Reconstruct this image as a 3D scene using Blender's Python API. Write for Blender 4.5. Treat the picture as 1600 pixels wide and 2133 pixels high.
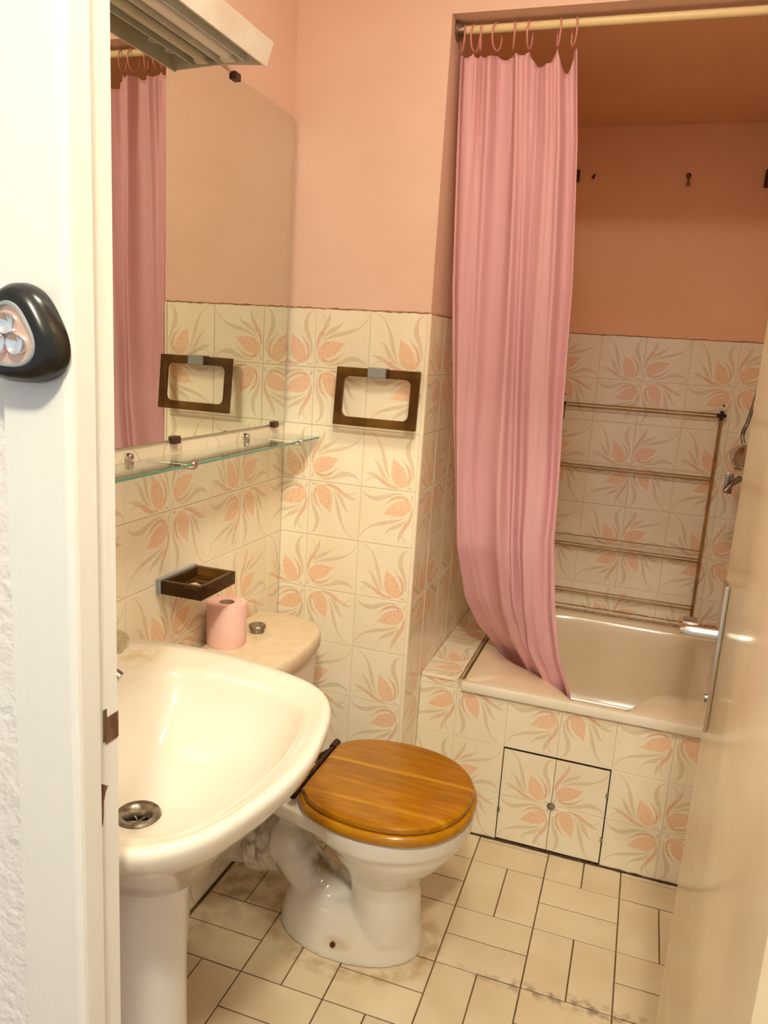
import bpy, bmesh, math, random
from math import sin, cos, pi, radians
from mathutils import Vector, Matrix
from mathutils.geometry import delaunay_2d_cdt

random.seed(4)
scene = bpy.context.scene
for o in list(bpy.data.objects):
    bpy.data.objects.remove(o)
COL = scene.collection

# ------------------------------------------------------------------ camera
cam_d = bpy.data.cameras.new('camera')
cam = bpy.data.objects.new('camera', cam_d)
COL.objects.link(cam)
cam_d.sensor_fit = 'VERTICAL'
cam_d.sensor_height = 36.0
cam_d.lens = 1610.16 / 2133 * 36.0
cam_d.clip_start = 0.02
cr = Vector((0.94415038, 0.32374934, 0.06137113))
cu = Vector((-0.12398112, 0.17646332, 0.97646781))
cf = Vector((-0.30530106, 0.92954132, -0.20674671))
CP = Vector((0.91989, -1.89230, 1.39798))
cam.matrix_world = Matrix(((cr.x, cu.x, -cf.x, CP.x), (cr.y, cu.y, -cf.y, CP.y), (cr.z, cu.z, -cf.z, CP.z), (0, 0, 0, 1)))
scene.camera = cam

# ------------------------------------------------------------------ world, exposure
WORLD_RGB = (0.86, 0.93, 1.0)
WORLD_STRENGTH = 0.40
LAMP_RGB = (1.0, 0.925, 0.72)
LAMP_STRENGTH = 290.0
FILL_LAMP_STRENGTH = 34.0
w = bpy.data.worlds.new('world')
scene.world = w
w.use_nodes = True
bg = w.node_tree.nodes['Background']
bg.inputs[0].default_value = (*WORLD_RGB, 1)
bg.inputs[1].default_value = WORLD_STRENGTH
scene.view_settings.view_transform = 'Standard'
scene.view_settings.look = 'None'
scene.view_settings.gamma = 1.0
scene.view_settings.use_curve_mapping = False
scene.view_settings.exposure = 0.78
# light path lengths and noise threshold (keeps the full-size render short)
scene.cycles.max_bounces = 8
scene.cycles.diffuse_bounces = 5
scene.cycles.glossy_bounces = 4
scene.cycles.transmission_bounces = 6
scene.cycles.use_adaptive_sampling = True
scene.cycles.adaptive_threshold = 0.04
scene.cycles.use_denoising = True
scene.cycles.use_light_tree = False
scene.cycles.blur_glossy = 0.5


# ------------------------------------------------------------------ helpers
def lin(c):
    return tuple((x / 255 / 12.92) if x / 255 <= 0.04045 else ((x / 255 + 0.055) / 1.055) ** 2.4 for x in c)


MATS = {}


def mat(name, rgb, rough=0.5, metal=0.0, noise=0.0, nscale=20.0, rgb2=None, bump=0.0, bscale=60.0, trans=0.0,
        ior=1.45, coat=0.0, rnd=0.0, detail=4.0, lo=0.35, hi=0.65, emit=None, stretch=None, rvar=0.0, coords='Object'):
    """procedural principled material; rgb/rgb2 are sRGB 0-255"""
    m = bpy.data.materials.new(name)
    m.use_nodes = True
    nt = m.node_tree
    N, L = nt.nodes, nt.links
    p = N['Principled BSDF']
    p.inputs['Roughness'].default_value = rough
    p.inputs['Metallic'].default_value = metal
    p.inputs['IOR'].default_value = ior
    p.inputs['Transmission Weight'].default_value = trans
    p.inputs['Coat Weight'].default_value = coat
    p.inputs['Coat Roughness'].default_value = 0.08
    c1 = (*lin(rgb), 1)
    p.inputs['Base Color'].default_value = c1
    tc = N.new('ShaderNodeTexCoord')
    mp = N.new('ShaderNodeMapping')
    L.new(tc.outputs[coords], mp.inputs[0])
    if stretch:
        mp.inputs['Scale'].default_value = stretch
    out = None
    if rgb2 is not None:
        tx = N.new('ShaderNodeTexNoise')
        tx.inputs['Scale'].default_value = nscale
        tx.inputs['Detail'].default_value = detail
        L.new(mp.outputs[0], tx.inputs['Vector'])
        rp = N.new('ShaderNodeValToRGB')
        rp.color_ramp.elements[0].position = lo
        rp.color_ramp.elements[1].position = hi
        rp.color_ramp.elements[0].color = c1
        rp.color_ramp.elements[1].color = (*lin(rgb2), 1)
        L.new(tx.outputs['Fac'], rp.inputs[0])
        out = rp.outputs[0]
        if rvar:
            mr = N.new('ShaderNodeMapRange')
            mr.inputs[3].default_value = max(0.02, rough - rvar)
            mr.inputs[4].default_value = rough + rvar
            L.new(tx.outputs['Fac'], mr.inputs[0])
            L.new(mr.outputs[0], p.inputs['Roughness'])
    if rnd:
        oi = N.new('ShaderNodeObjectInfo')
        hs = N.new('ShaderNodeHueSaturation')
        ma = N.new('ShaderNodeMath')
        ma.operation = 'MULTIPLY_ADD'
        ma.inputs[1].default_value = rnd
        ma.inputs[2].default_value = 1 - rnd / 2
        L.new(oi.outputs['Random'], ma.inputs[0])
        L.new(ma.outputs[0], hs.inputs['Value'])
        if out is None:
            hs.inputs['Color'].default_value = c1
        else:
            L.new(out, hs.inputs['Color'])
        out = hs.outputs[0]
        ad = N.new('ShaderNodeVectorMath')
        ad.operation = 'ADD'
        ml = N.new('ShaderNodeMath')
        ml.operation = 'MULTIPLY'
        ml.inputs[1].default_value = 37.0
        L.new(oi.outputs['Random'], ml.inputs[0])
        L.new(tc.outputs[coords], ad.inputs[0])
        L.new(ml.outputs[0], ad.inputs[1])
        L.new(ad.outputs[0], mp.inputs[0])
    if out is not None:
        L.new(out, p.inputs['Base Color'])
    if bump:
        bt = N.new('ShaderNodeTexNoise')
        bt.inputs['Scale'].default_value = bscale
        bt.inputs['Detail'].default_value = 3
        L.new(mp.outputs[0], bt.inputs['Vector'])
        bn = N.new('ShaderNodeBump')
        bn.inputs['Strength'].default_value = bump
        bn.inputs['Distance'].default_value = 0.004
        L.new(bt.outputs['Fac'], bn.inputs['Height'])
        L.new(bn.outputs[0], p.inputs['Normal'])
    if emit:
        p.inputs['Emission Color'].default_value = (*emit[0], 1)
        p.inputs['Emission Strength'].default_value = emit[1]
    MATS[name] = m
    return m


def tag(o, label=None, cat=None, group=None, kind=None):
    if label:
        o['label'] = label
    if cat:
        o['category'] = cat
    if group:
        o['group'] = group
    if kind:
        o['kind'] = kind
    return o


def obj(name, verts, faces, m, parent=None, smooth=False, midx=None, autosmooth=None):
    me = bpy.data.meshes.new(name)
    me.from_pydata([tuple(v) for v in verts], [], faces)
    for x in (m if isinstance(m, (list, tuple)) else [m]):
        me.materials.append(x)
    if midx:
        for p, i in zip(me.polygons, midx):
            p.material_index = i
    bm = bmesh.new()
    bm.from_mesh(me)
    bmesh.ops.recalc_face_normals(bm, faces=bm.faces)
    bm.to_mesh(me)
    bm.free()
    if smooth:
        for p in me.polygons:
            p.use_smooth = True
        if autosmooth:
            me.set_sharp_from_angle(angle=radians(autosmooth))
    o = bpy.data.objects.new(name, me)
    COL.objects.link(o)
    if parent:
        o.parent = parent
    return o


def empty(name, loc, label=None, cat=None, group=None, kind=None):
    o = bpy.data.objects.new(name, None)
    COL.objects.link(o)
    o.location = loc
    o.empty_display_size = 0.05
    return tag(o, label, cat, group, kind)


class G:
    """collects geometry in world coordinates, then builds one mesh"""

    def __init__(s):
        s.v, s.f = [], []

    def add(s, v, f):
        n = len(s.v)
        s.v += [Vector(p) for p in v]
        s.f += [tuple(i + n for i in q) for q in f]
        return s

    def box(s, x0, x1, y0, y1, z0, z1, b=0.0):
        if b <= 0:
            v = [(x, y, z) for z in (z0, z1) for y in (y0, y1) for x in (x0, x1)]
            f = [(0, 2, 3, 1), (4, 5, 7, 6), (0, 1, 5, 4), (2, 6, 7, 3), (0, 4, 6, 2), (1, 3, 7, 5)]
            return s.add(v, f)
        bm = bmesh.new()
        r = bmesh.ops.create_cube(bm, size=1)
        for p in bm.verts:
            p.co = Vector(((x0 + x1) / 2 + p.co.x * (x1 - x0), (y0 + y1) / 2 + p.co.y * (y1 - y0), (z0 + z1) / 2 + p.co.z * (z1 - z0)))
        bmesh.ops.bevel(bm, geom=bm.edges[:], offset=b, segments=2, profile=0.5, affect='EDGES')
        bm.verts.index_update()
        s.add([p.co.copy() for p in bm.verts], [tuple(q.index for q in f.verts) for f in bm.faces])
        bm.free()
        return s

    def rings(s, rings, cap0=True, cap1=True, close=True):
        n = len(rings[0])
        v = [p for r in rings for p in r]
        f = []
        for a in range(len(rings) - 1):
            for i in range(n if close else n - 1):
                j = (i + 1) % n
                f.append((a * n + i, a * n + j, (a + 1) * n + j, (a + 1) * n + i))
        if cap0:
            f.append(tuple(range(n))[::-1])
        if cap1:
            f.append(tuple((len(rings) - 1) * n + i for i in range(n)))
        return s.add(v, f)

    def tube(s, pts, r, n=12, caps=True, up=None):
        pts = [Vector(p) for p in pts]
        rr = r if isinstance(r, (list, tuple)) else [r] * len(pts)
        rings = []
        ref = None
        for i, p in enumerate(pts):
            t = (pts[min(i + 1, len(pts) - 1)] - pts[max(i - 1, 0)]).normalized()
            if ref is None:
                ref = Vector((0, 0, 1)) if abs(t.z) < 0.9 else Vector((1, 0, 0))
            a = t.cross(ref).normalized()
            b = a.cross(t).normalized()
            ref = b
            rings.append([p + a * cos(2 * pi * k / n) * rr[i] + b * sin(2 * pi * k / n) * rr[i] for k in range(n)])
        return s.rings(rings, caps, caps)

    def lathe(s, prof, M=None, n=24, cap0=True, cap1=True):
        """profile of (r, z), transformed by matrix M"""
        M = M or Matrix.Identity(4)
        rings = [[M @ Vector((r * cos(2 * pi * k / n), r * sin(2 * pi * k / n), z)) for k in range(n)] for r, z in prof]
        return s.rings(rings, cap0, cap1)

    def prism(s, poly, z0, z1, M=None):
        M = M or Matrix.Identity(4)
        return s.rings([[M @ Vector((x, y, z0)) for x, y in poly], [M @ Vector((x, y, z1)) for x, y in poly]])

    def build(s, name, m, parent=None, smooth=False, auto=40):
        v = s.v
        if parent is not None:
            off = Vector((0, 0, 0))
            q = parent
            while q is not None:
                off += q.location
                q = q.parent
            v = [p - off for p in v]
        return obj(name, v, s.f, m, parent, smooth, autosmooth=auto)


def frame(loc, z, x=None):
    z = Vector(z).normalized()
    x = Vector(x) if x else (Vector((1, 0, 0)) if abs(z.x) < 0.9 else Vector((0, 1, 0)))
    x = (x - z * x.dot(z)).normalized()
    y = z.cross(x)
    return Matrix(((x.x, y.x, z.x, loc[0]), (x.y, y.y, z.y, loc[1]), (x.z, y.z, z.z, loc[2]), (0, 0, 0, 1)))


def spline(pts, n=4, closed=True):
    """Catmull-Rom through 2-D or 3-D points"""
    P = [Vector(p) for p in pts]
    out = []
    N = len(P)
    for i in range(N if closed else N - 1):
        p0, p1, p2, p3 = (P[(i - 1) % N], P[i], P[(i + 1) % N], P[(i + 2) % N]) if closed else (P[max(i - 1, 0)], P[i], P[i + 1], P[min(i + 2, N - 1)])
        for k in range(n):
            t = k / n
            out.append(0.5 * ((2 * p1) + (p2 - p0) * t + (2 * p0 - 5 * p1 + 4 * p2 - p3) * t * t + (3 * p1 - p0 - 3 * p2 + p3) * t ** 3))
    if not closed:
        out.append(P[-1])
    return out


def interp(x, xs, ys):
    if x <= xs[0]:
        return ys[0]
    for a in range(len(xs) - 1):
        if x <= xs[a + 1]:
            t = (x - xs[a]) / (xs[a + 1] - xs[a])
            return ys[a] + (ys[a + 1] - ys[a]) * t
    return ys[-1]


def by_angle(poly, c, n):
    """resample a star-shaped closed polygon at n even angles about c"""
    P = [Vector((p[0] - c[0], p[1] - c[1])) for p in poly]
    out = []
    for k in range(n):
        a = 2 * pi * k / n
        d = Vector((cos(a), sin(a)))
        best = None
        for i in range(len(P)):
            p, q = P[i], P[(i + 1) % len(P)]
            e = q - p
            den = d.x * e.y - d.y * e.x
            if abs(den) < 1e-12:
                continue
            t = (p.x * e.y - p.y * e.x) / den
            u = (p.x * d.y - p.y * d.x) / den
            if t > 0 and -1e-9 <= u <= 1 + 1e-9:
                best = t if best is None else max(best, t)
        out.append((c[0] + d.x * best, c[1] + d.y * best))
    return out


# ------------------------------------------------------------------ materials
mat('paint_pink', (232, 200, 184), 0.55, rgb2=(228, 193, 175), nscale=3.5, bump=0.12, bscale=220)
mat('paint_alcove', (240, 192, 152), 0.5, rgb2=(235, 182, 140), nscale=3, bump=0.12, bscale=220)
mat('grout', (226, 210, 186), 0.8, rgb2=(208, 190, 162), nscale=9, bump=0.2, bscale=300)
mat('floor_grout', (86, 62, 36), 0.85, rgb2=(126, 98, 64), nscale=8)
mat('tile_cream', (246, 238, 216), 0.12, rgb2=(243, 232, 207), nscale=14, rnd=0.035)
mat('tile_peach', (243, 210, 178), 0.14, rgb2=(228, 166, 122), nscale=240, lo=0.52, hi=0.74, rnd=0.05)
mat('tile_petal', (234, 204, 174), 0.14, rgb2=(224, 178, 140), nscale=240, lo=0.45, hi=0.7, rnd=0.05)
mat('tile_taupe', (232, 218, 190), 0.14, rgb2=(221, 204, 172), nscale=300, rnd=0.04)
mat('tile_edge', (246, 236, 214), 0.2, rgb2=(240, 228, 200), nscale=20)
mat('floor_tile', (224, 209, 180), 0.33, rgb2=(213, 195, 163), nscale=7, rnd=0.07, bump=0.1, bscale=400, rvar=0.08)
mat('sealant', (150, 104, 70), 0.7, rgb2=(190, 150, 118), nscale=60)
mat('dirt', (92, 66, 40), 0.9, rgb2=(60, 40, 24), nscale=90)
mat('porcelain', (235, 231, 221), 0.1, rgb2=(230, 223, 208), nscale=4, coat=0.3)
mat('porcelain_pedestal_daylit', (234, 237, 241), 0.12, rgb2=(228, 231, 235), nscale=4, coat=0.3)  # cool daylight from the hall painted into the pedestal's white
mat('porcelain_toilet', (238, 234, 226), 0.12, rgb2=(228, 221, 206), nscale=5, coat=0.3)
mat('tub_enamel', (240, 226, 200), 0.16, rgb2=(233, 214, 184), nscale=4, coat=0.3)
mat('cistern_lid', (230, 214, 184), 0.4, rgb2=(222, 203, 170), nscale=40)
mat('cistern_body', (226, 216, 206), 0.25)
mat('pvc', (214, 206, 190), 0.4, rgb2=(176, 160, 134), nscale=22, lo=0.5, hi=0.75)
mat('wood_light', (200, 144, 30), 0.2, rgb2=(186, 126, 18), nscale=9, stretch=(1.2, 9, 9), rnd=0.1, coat=0.25)
mat('wood', (182, 122, 4), 0.2, rgb2=(152, 94, 2), nscale=9, stretch=(1.2, 9, 9), rnd=0.18, coat=0.25, lo=0.3, hi=0.75)
mat('wood_seat', (188, 130, 12), 0.2, rgb2=(164, 104, 6), nscale=9, stretch=(1.6, 7, 7), coat=0.3, lo=0.3, hi=0.75)
mat('bronze', (92, 62, 42), 0.4, metal=0.7, rgb2=(54, 34, 24), nscale=60)
mat('rust', (110, 58, 24), 0.8, rgb2=(70, 36, 18), nscale=120)
mat('chrome', (214, 212, 206), 0.12, metal=1.0, rgb2=(196, 192, 184), nscale=30, rvar=0.06)
mat('chrome_dull', (176, 170, 158), 0.3, metal=1.0, rgb2=(120, 110, 96), nscale=50, rvar=0.1)
mat('dark_hole', (16, 13, 10), 0.6)
mat('mirror_glass', (222, 222, 210), 0.008, metal=1.0)
mat('mirror_edge', (70, 96, 84), 0.2)
mat('brown_clip', (74, 44, 32), 0.4)
mat('glass', (236, 246, 240), 0.02, trans=1.0, ior=1.45)
mat('glass_edge', (126, 178, 158), 0.1, trans=0.3)
mat('smoke_plastic', (142, 106, 54), 0.14, trans=0.8, ior=1.25, rgb2=(92, 62, 30), nscale=9)
mat('clear_plastic', (206, 212, 212), 0.15, trans=0.55, ior=1.4)
mat('soap_residue', (216, 204, 184), 0.6, rgb2=(150, 120, 92), nscale=70)
mat('roll_paper', (248, 208, 202), 0.9, bump=0.15, bscale=260, rgb2=(245, 200, 192), nscale=30)
mat('cardboard', (200, 170, 140), 0.9)
mat('fitting_white', (240, 238, 230), 0.35, rgb2=(222, 214, 198), nscale=10)
mat('fitting_inside', (224, 228, 226), 0.4, rgb2=(208, 212, 208), nscale=10)
mat('tube_glass', (238, 236, 228), 0.2)
mat('frame_white', (230, 228, 220), 0.3, rgb2=(224, 220, 210), nscale=6, bump=0.25, bscale=45, stretch=(1, 1, 0.15))
mat('frame_rebate', (232, 230, 222), 0.4, rgb2=(222, 218, 206), nscale=9, bump=0.3, bscale=60, stretch=(1, 1, 0.1))
mat('wall_hall_paint', (230, 226, 220), 0.7, bump=0.9, bscale=70, rgb2=(226, 221, 213), nscale=5)
mat('door_paint', (238, 220, 188), 0.22, rgb2=(231, 208, 172), nscale=5, coat=0.2, bump=0.05, bscale=30)
mat('steel_brushed', (206, 200, 188), 0.28, metal=1.0)
mat('black_plastic', (28, 26, 24), 0.22)
mat('reflector', (232, 190, 168), 0.25, metal=0.5)
mat('led_lens', (222, 226, 236), 0.12, metal=0.85, rgb2=(250, 252, 255), nscale=120)
mat('ring_plastic', (236, 170, 158), 0.3, trans=0.3)
mat('rod_cream', (236, 220, 170), 0.35)
mat('amber', (206, 172, 116), 0.25, rgb2=(172, 126, 64), nscale=12, trans=0.5, ior=1.2)
mat('black_clamp', (36, 20, 20), 0.4)
mat('trim_white', (244, 238, 224), 0.3, rgb2=(238, 230, 210), nscale=12)
mat('acrylic', (226, 214, 184), 0.12, trans=0.5, ior=1.4, rgb2=(190, 176, 140), nscale=70)
mat('bare_wood', (96, 62, 42), 0.7, rgb2=(140, 104, 74), nscale=60, stretch=(1, 1, 0.2))
mat('hall_floor', (178, 140, 100), 0.4, rgb2=(150, 112, 74), nscale=8, stretch=(1, 6, 1))
mat('ceiling_white', (240, 236, 228), 0.8)
mat('lamp_glow', (255, 244, 224), 0.4, emit=(LAMP_RGB, LAMP_STRENGTH))
mat('fill_lamp_glow', (255, 244, 224), 0.4, emit=(LAMP_RGB, FILL_LAMP_STRENGTH))
M = MATS



def add_stain_or_shade(m, c, r, rgb, amount=0.8, nscale=25.0, coords='Object', lo=0.35, hi=0.6, ring=None):
    """a dirt stain or painted shade with its own place on a thing: an ellipsoid blob (or a ring) broken up by noise"""
    N, L = m.node_tree.nodes, m.node_tree.links
    p = N['Principled BSDF']
    if coords == 'World':
        src = N.new('ShaderNodeNewGeometry').outputs['Position']
    else:
        src = N.new('ShaderNodeTexCoord').outputs['Object']
    sb = N.new('ShaderNodeVectorMath')
    sb.operation = 'SUBTRACT'
    sb.inputs[1].default_value = c
    L.new(src, sb.inputs[0])
    dv = N.new('ShaderNodeVectorMath')
    dv.operation = 'DIVIDE'
    dv.inputs[1].default_value = r
    L.new(sb.outputs[0], dv.inputs[0])
    ln = N.new('ShaderNodeVectorMath')
    ln.operation = 'LENGTH'
    L.new(dv.outputs[0], ln.inputs[0])
    val = ln.outputs['Value']
    if ring:
        a = N.new('ShaderNodeMath')
        a.operation = 'SUBTRACT'
        a.inputs[1].default_value = ring
        L.new(val, a.inputs[0])
        b = N.new('ShaderNodeMath')
        b.operation = 'ABSOLUTE'
        L.new(a.outputs[0], b.inputs[0])
        d = N.new('ShaderNodeMath')
        d.operation = 'MULTIPLY'
        d.inputs[1].default_value = 5.0
        L.new(b.outputs[0], d.inputs[0])
        val = d.outputs[0]
    mr = N.new('ShaderNodeMapRange')
    mr.inputs[1].default_value = 1.0
    mr.inputs[2].default_value = 0.25
    L.new(val, mr.inputs[0])
    nz = N.new('ShaderNodeTexNoise')
    nz.inputs['Scale'].default_value = nscale
    nz.inputs['Detail'].default_value = 6
    L.new(src, nz.inputs['Vector'])
    nr = N.new('ShaderNodeMapRange')
    nr.inputs[1].default_value = lo
    nr.inputs[2].default_value = hi
    nr.inputs[4].default_value = amount
    L.new(nz.outputs['Fac'], nr.inputs[0])
    ml = N.new('ShaderNodeMath')
    ml.operation = 'MULTIPLY'
    L.new(mr.outputs[0], ml.inputs[0])
    L.new(nr.outputs[0], ml.inputs[1])
    mx = N.new('ShaderNodeMix')
    mx.data_type = 'RGBA'
    L.new(ml.outputs[0], mx.inputs['Factor'])
    if p.inputs['Base Color'].links:
        L.new(p.inputs['Base Color'].links[0].from_socket, mx.inputs['A'])
    else:
        mx.inputs['A'].default_value = p.inputs['Base Color'].default_value
    mx.inputs['B'].default_value = (*lin(rgb), 1)
    L.new(mx.outputs['Result'], p.inputs['Base Color'])


# grime and painted shade behind the toilet bowl; grime round the toilet foot, along one floor joint, in the corner, on the basin deck
add_stain_or_shade(M['porcelain_toilet'], (-0.085, 0.0, 0.20), (0.08, 0.12, 0.125), (122, 84, 42), 0.9, 22, lo=0.3, hi=0.55)
add_stain_or_shade(M['porcelain_toilet'], (-0.01, -0.12, 0.045), (0.045, 0.04, 0.02), (196, 164, 110), 0.7, 30, lo=0.3, hi=0.5)
add_stain_or_shade(M['floor_tile'], (0.95, -0.351, 0), (0.36, 0.028, 0.1), (110, 80, 46), 0.7, 38, 'World', 0.46, 0.62)
add_stain_or_shade(M['floor_tile'], (0.39, -0.33, 0), (0.205, 0.142, 0.1), (162, 130, 84), 0.6, 30, 'World', 0.36, 0.6, ring=1.0)
add_stain_or_shade(M['floor_tile'], (0.08, -0.25, 0), (0.18, 0.25, 0.1), (136, 108, 74), 0.5, 26, 'World', 0.42, 0.62)
add_stain_or_shade(M['floor_tile'], (0.02, -0.8, 0), (0.10, 0.8, 0.1), (150, 122, 86), 0.4, 26, 'World', 0.42, 0.62)
add_stain_or_shade(M['porcelain'], (-0.195, 0.235, 0.80), (0.055, 0.075, 0.05), (206, 178, 120), 0.8, 40, lo=0.3, hi=0.6)
add_stain_or_shade(M['pvc'], (0.06, -0.05, 0.2), (0.09, 0.06, 0.06), (110, 96, 72), 0.8, 45, lo=0.4, hi=0.6)
# shower curtain cloth: diffuse + translucent
mc = bpy.data.materials.new('curtain_cloth')
mc.use_nodes = True
nt = mc.node_tree
nt.nodes.remove(nt.nodes['Principled BSDF'])
_o = nt.nodes['Material Output']
_d = nt.nodes.new('ShaderNodeBsdfPrincipled')
_d.inputs['Roughness'].default_value = 0.42
_t = nt.nodes.new('ShaderNodeBsdfTranslucent')
_x = nt.nodes.new('ShaderNodeMixShader')
_n = nt.nodes.new('ShaderNodeTexNoise')
_n.inputs['Scale'].default_value = 6
_r = nt.nodes.new('ShaderNodeValToRGB')
_r.color_ramp.elements[0].color = (*lin((244, 196, 204)), 1)
_r.color_ramp.elements[1].color = (*lin((247, 204, 210)), 1)
nt.links.new(_n.outputs['Fac'], _r.inputs[0])
nt.links.new(_r.outputs[0], _d.inputs['Base Color'])
nt.links.new(_r.outputs[0], _t.inputs['Color'])
_x.inputs[0].default_value = 0.3
nt.links.new(_d.outputs[0], _x.inputs[1])
nt.links.new(_t.outputs[0], _x.inputs[2])
nt.links.new(_x.outputs[0], _o.inputs[0])
MATS['curtain_cloth'] = mc

# ------------------------------------------------------------------ dimensions
T = 0.15
XS = 0.389            # alcove corner
XR = 1.27             # right wall
YB = 0.991            # alcove back
YT = 0.168            # tub front face
ZT = 1.4883           # tile top
YF = -1.300           # room face of the front partition
YH = -1.352           # hall face of the front partition
ZC = 2.45
ZA = 2.172            # alcove ceiling
DX0, DX1, DZ = 0.465, 1.085, 2.03
G0 = 0.0018            # grout lies this far behind the tile face


def struct(name, g, m, midx=None, smooth=False):
    o = g.build(name, m, None, smooth)
    if midx:
        for p in o.data.polygons:
            p.material_index = midx(p)
    return tag(o, kind='structure')


def tiled_wall(name, box, normal_axis, paint='paint_pink', ztop=ZT, zbot=-1):
    """slab cut at the tile line: grout below, paint above"""
    x0, x1, y0, y1, z0, z1 = box
    g = G()
    if ztop < z1 - 1e-4:
        g.box(x0, x1, y0, y1, z0, ztop).box(x0, x1, y0, y1, ztop, z1)
    else:
        g.box(x0, x1, y0, y1, z0, z1)
    return struct(name, g, [M['grout'], M[paint]], lambda p: 1 if p.center.z > ztop + 1e-5 else 0)


# ------------------------------------------------------------------ room shell
floor = struct('floor', G().box(-0.1, XR + 0.1, YF, YB + 0.1, -0.12, -0.0022), M['floor_grout'])
floor_hall = struct('floor_hall', G().box(-1.6, 2.9, -3.3, YF, -0.12, -0.002), M['hall_floor'])
wall_left = tiled_wall('wall_left', (-0.1, -G0, YF, 0.0 + G0, 0, ZC), 'x')
wall_back = tiled_wall('wall_back', (-0.1, XS - G0, G0, 0.2, 0, ZC), 'y')
# the duct block continues behind the back wall, its side is the alcove's left wall
wall_alcove_left = tiled_wall('wall_alcove_left', (0.2, XS - G0, 0.2, YB + 0.1, 0, ZA + 0.1), 'x', 'paint_alcove')
wall_alcove_back = tiled_wall('wall_alcove_back', (XS - G0, XR + 0.1, YB + G0, YB + 0.1, 0, ZA + 0.1), 'y', 'paint_alcove', 1.4911)
wall_right = tiled_wall('wall_right', (XR + G0, XR + 0.1, YF, YB + G0, 0, ZC), 'x')
wall_header = struct('wall_header', G().box(XS - G0, XR + G0, 0.003, 0.088, 2.155, ZC), M['paint_pink'])
ceiling_alcove = struct('ceiling_alcove', G().box(XS - G0, XR + G0, 0.088, YB + G0, ZA, ZC), M['paint_alcove'])
ceiling = struct('ceiling', G().box(-0.1, XR + 0.1, YF, 0.003, ZC, ZC + 0.1), M['ceiling_white'])
ceiling_hall = struct('ceiling_hall', G().box(-1.6, 2.9, -3.3, YF, 2.62, 2.72), M['ceiling_white'])
g = G().box(-1.6, DX0 - 0.07, YH, YF, 0, 2.62).box(DX1 + 0.06, 2.9, YH, YF, 0, 2.62).box(DX0 - 0.07, DX1 + 0.06, YH, YF, DZ + 0.07, 2.62)
wall_front = struct('wall_front', g, [M['wall_hall_paint'], M['paint_pink']], lambda p: 1 if p.normal.y > 0.5 else 0)

# ------------------------------------------------------------------ printed wall tiles
MOTIF = [
    ('bud', [(0.556, 0.572), (0.603, 0.516), (0.657, 0.482), (0.711, 0.444), (0.756, 0.396), (0.799, 0.335), (0.825, 0.263), (0.842, 0.19), (0.852, 0.103), (0.82, 0.081), (0.77, 0.056), (0.719, 0.053), (0.665, 0.078), (0.611, 0.121), (0.569, 0.173), (0.547, 0.238), (0.538, 0.313), (0.541, 0.398), (0.554, 0.475)]),
    ('petal', [(0.692, 0.592), (0.748, 0.529), (0.798, 0.473), (0.848, 0.434), (0.886, 0.373), (0.907, 0.309), (0.916, 0.243), (0.903, 0.174), (0.877, 0.124), (0.852, 0.103), (0.842, 0.19), (0.861, 0.193), (0.862, 0.244), (0.852, 0.309), (0.83, 0.373), (0.797, 0.435), (0.749, 0.504)]),
    ('tall', [(0.957, 0.957), (0.898, 0.949), (0.842, 0.908), (0.804, 0.845), (0.779, 0.775), (0.773, 0.691), (0.789, 0.618), (0.823, 0.548), (0.862, 0.478), (0.901, 0.401), (0.923, 0.32), (0.933, 0.238), (0.924, 0.178), (0.94, 0.205), (0.957, 0.267), (0.955, 0.35), (0.936, 0.448), (0.914, 0.528), (0.883, 0.607), (0.861, 0.687), (0.855, 0.769), (0.859, 0.836), (0.876, 0.897), (0.908, 0.934)]),
    ('long', [(0.041, 0.969), (0.108, 0.96), (0.171, 0.918), (0.226, 0.875), (0.268, 0.822), (0.303, 0.751), (0.33, 0.67), (0.347, 0.597), (0.37, 0.507), (0.392, 0.426), (0.424, 0.338), (0.463, 0.259), (0.512, 0.182), (0.55, 0.128), (0.519, 0.208), (0.494, 0.264), (0.476, 0.337), (0.457, 0.427), (0.439, 0.509), (0.412, 0.606), (0.376, 0.685), (0.337, 0.764), (0.289, 0.833), (0.234, 0.892), (0.17, 0.943), (0.107, 0.97)]),
    ('mid', [(0.174, 0.504), (0.233, 0.471), (0.27, 0.425), (0.297, 0.353), (0.332, 0.273), (0.379, 0.217), (0.434, 0.178), (0.506, 0.13), (0.467, 0.2), (0.429, 0.254), (0.399, 0.317), (0.36, 0.379), (0.314, 0.432), (0.267, 0.476), (0.223, 0.495)]),
    ('pinkleaf', [(0.206, 0.188), (0.275, 0.205), (0.346, 0.193), (0.408, 0.178), (0.463, 0.132), (0.526, 0.095), (0.597, 0.072), (0.667, 0.057), (0.711, 0.043), (0.651, 0.025), (0.565, 0.028), (0.485, 0.046), (0.414, 0.081), (0.35, 0.123), (0.295, 0.165), (0.242, 0.17)]),
    ('curl', [(0.052, 0.252), (0.113, 0.27), (0.174, 0.273), (0.237, 0.255), (0.299, 0.234), (0.354, 0.2), (0.275, 0.211), (0.205, 0.194), (0.16, 0.213), (0.114, 0.245)]),
    ('thin', [(0.071, 0.084), (0.103, 0.136), (0.154, 0.174), (0.201, 0.185), (0.215, 0.172), (0.172, 0.164), (0.121, 0.13)]),
    ('small', [(0.834, 0.054), (0.88, 0.078), (0.923, 0.064), (0.96, 0.032), (0.908, 0.032)]),
]
MOTIF_MAT = {'bud': 1, 'petal': 2, 'pinkleaf': 2, 'tall': 3, 'long': 3, 'mid': 3, 'curl': 3, 'thin': 3, 'small': 3}
HT = 0.0743


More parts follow.
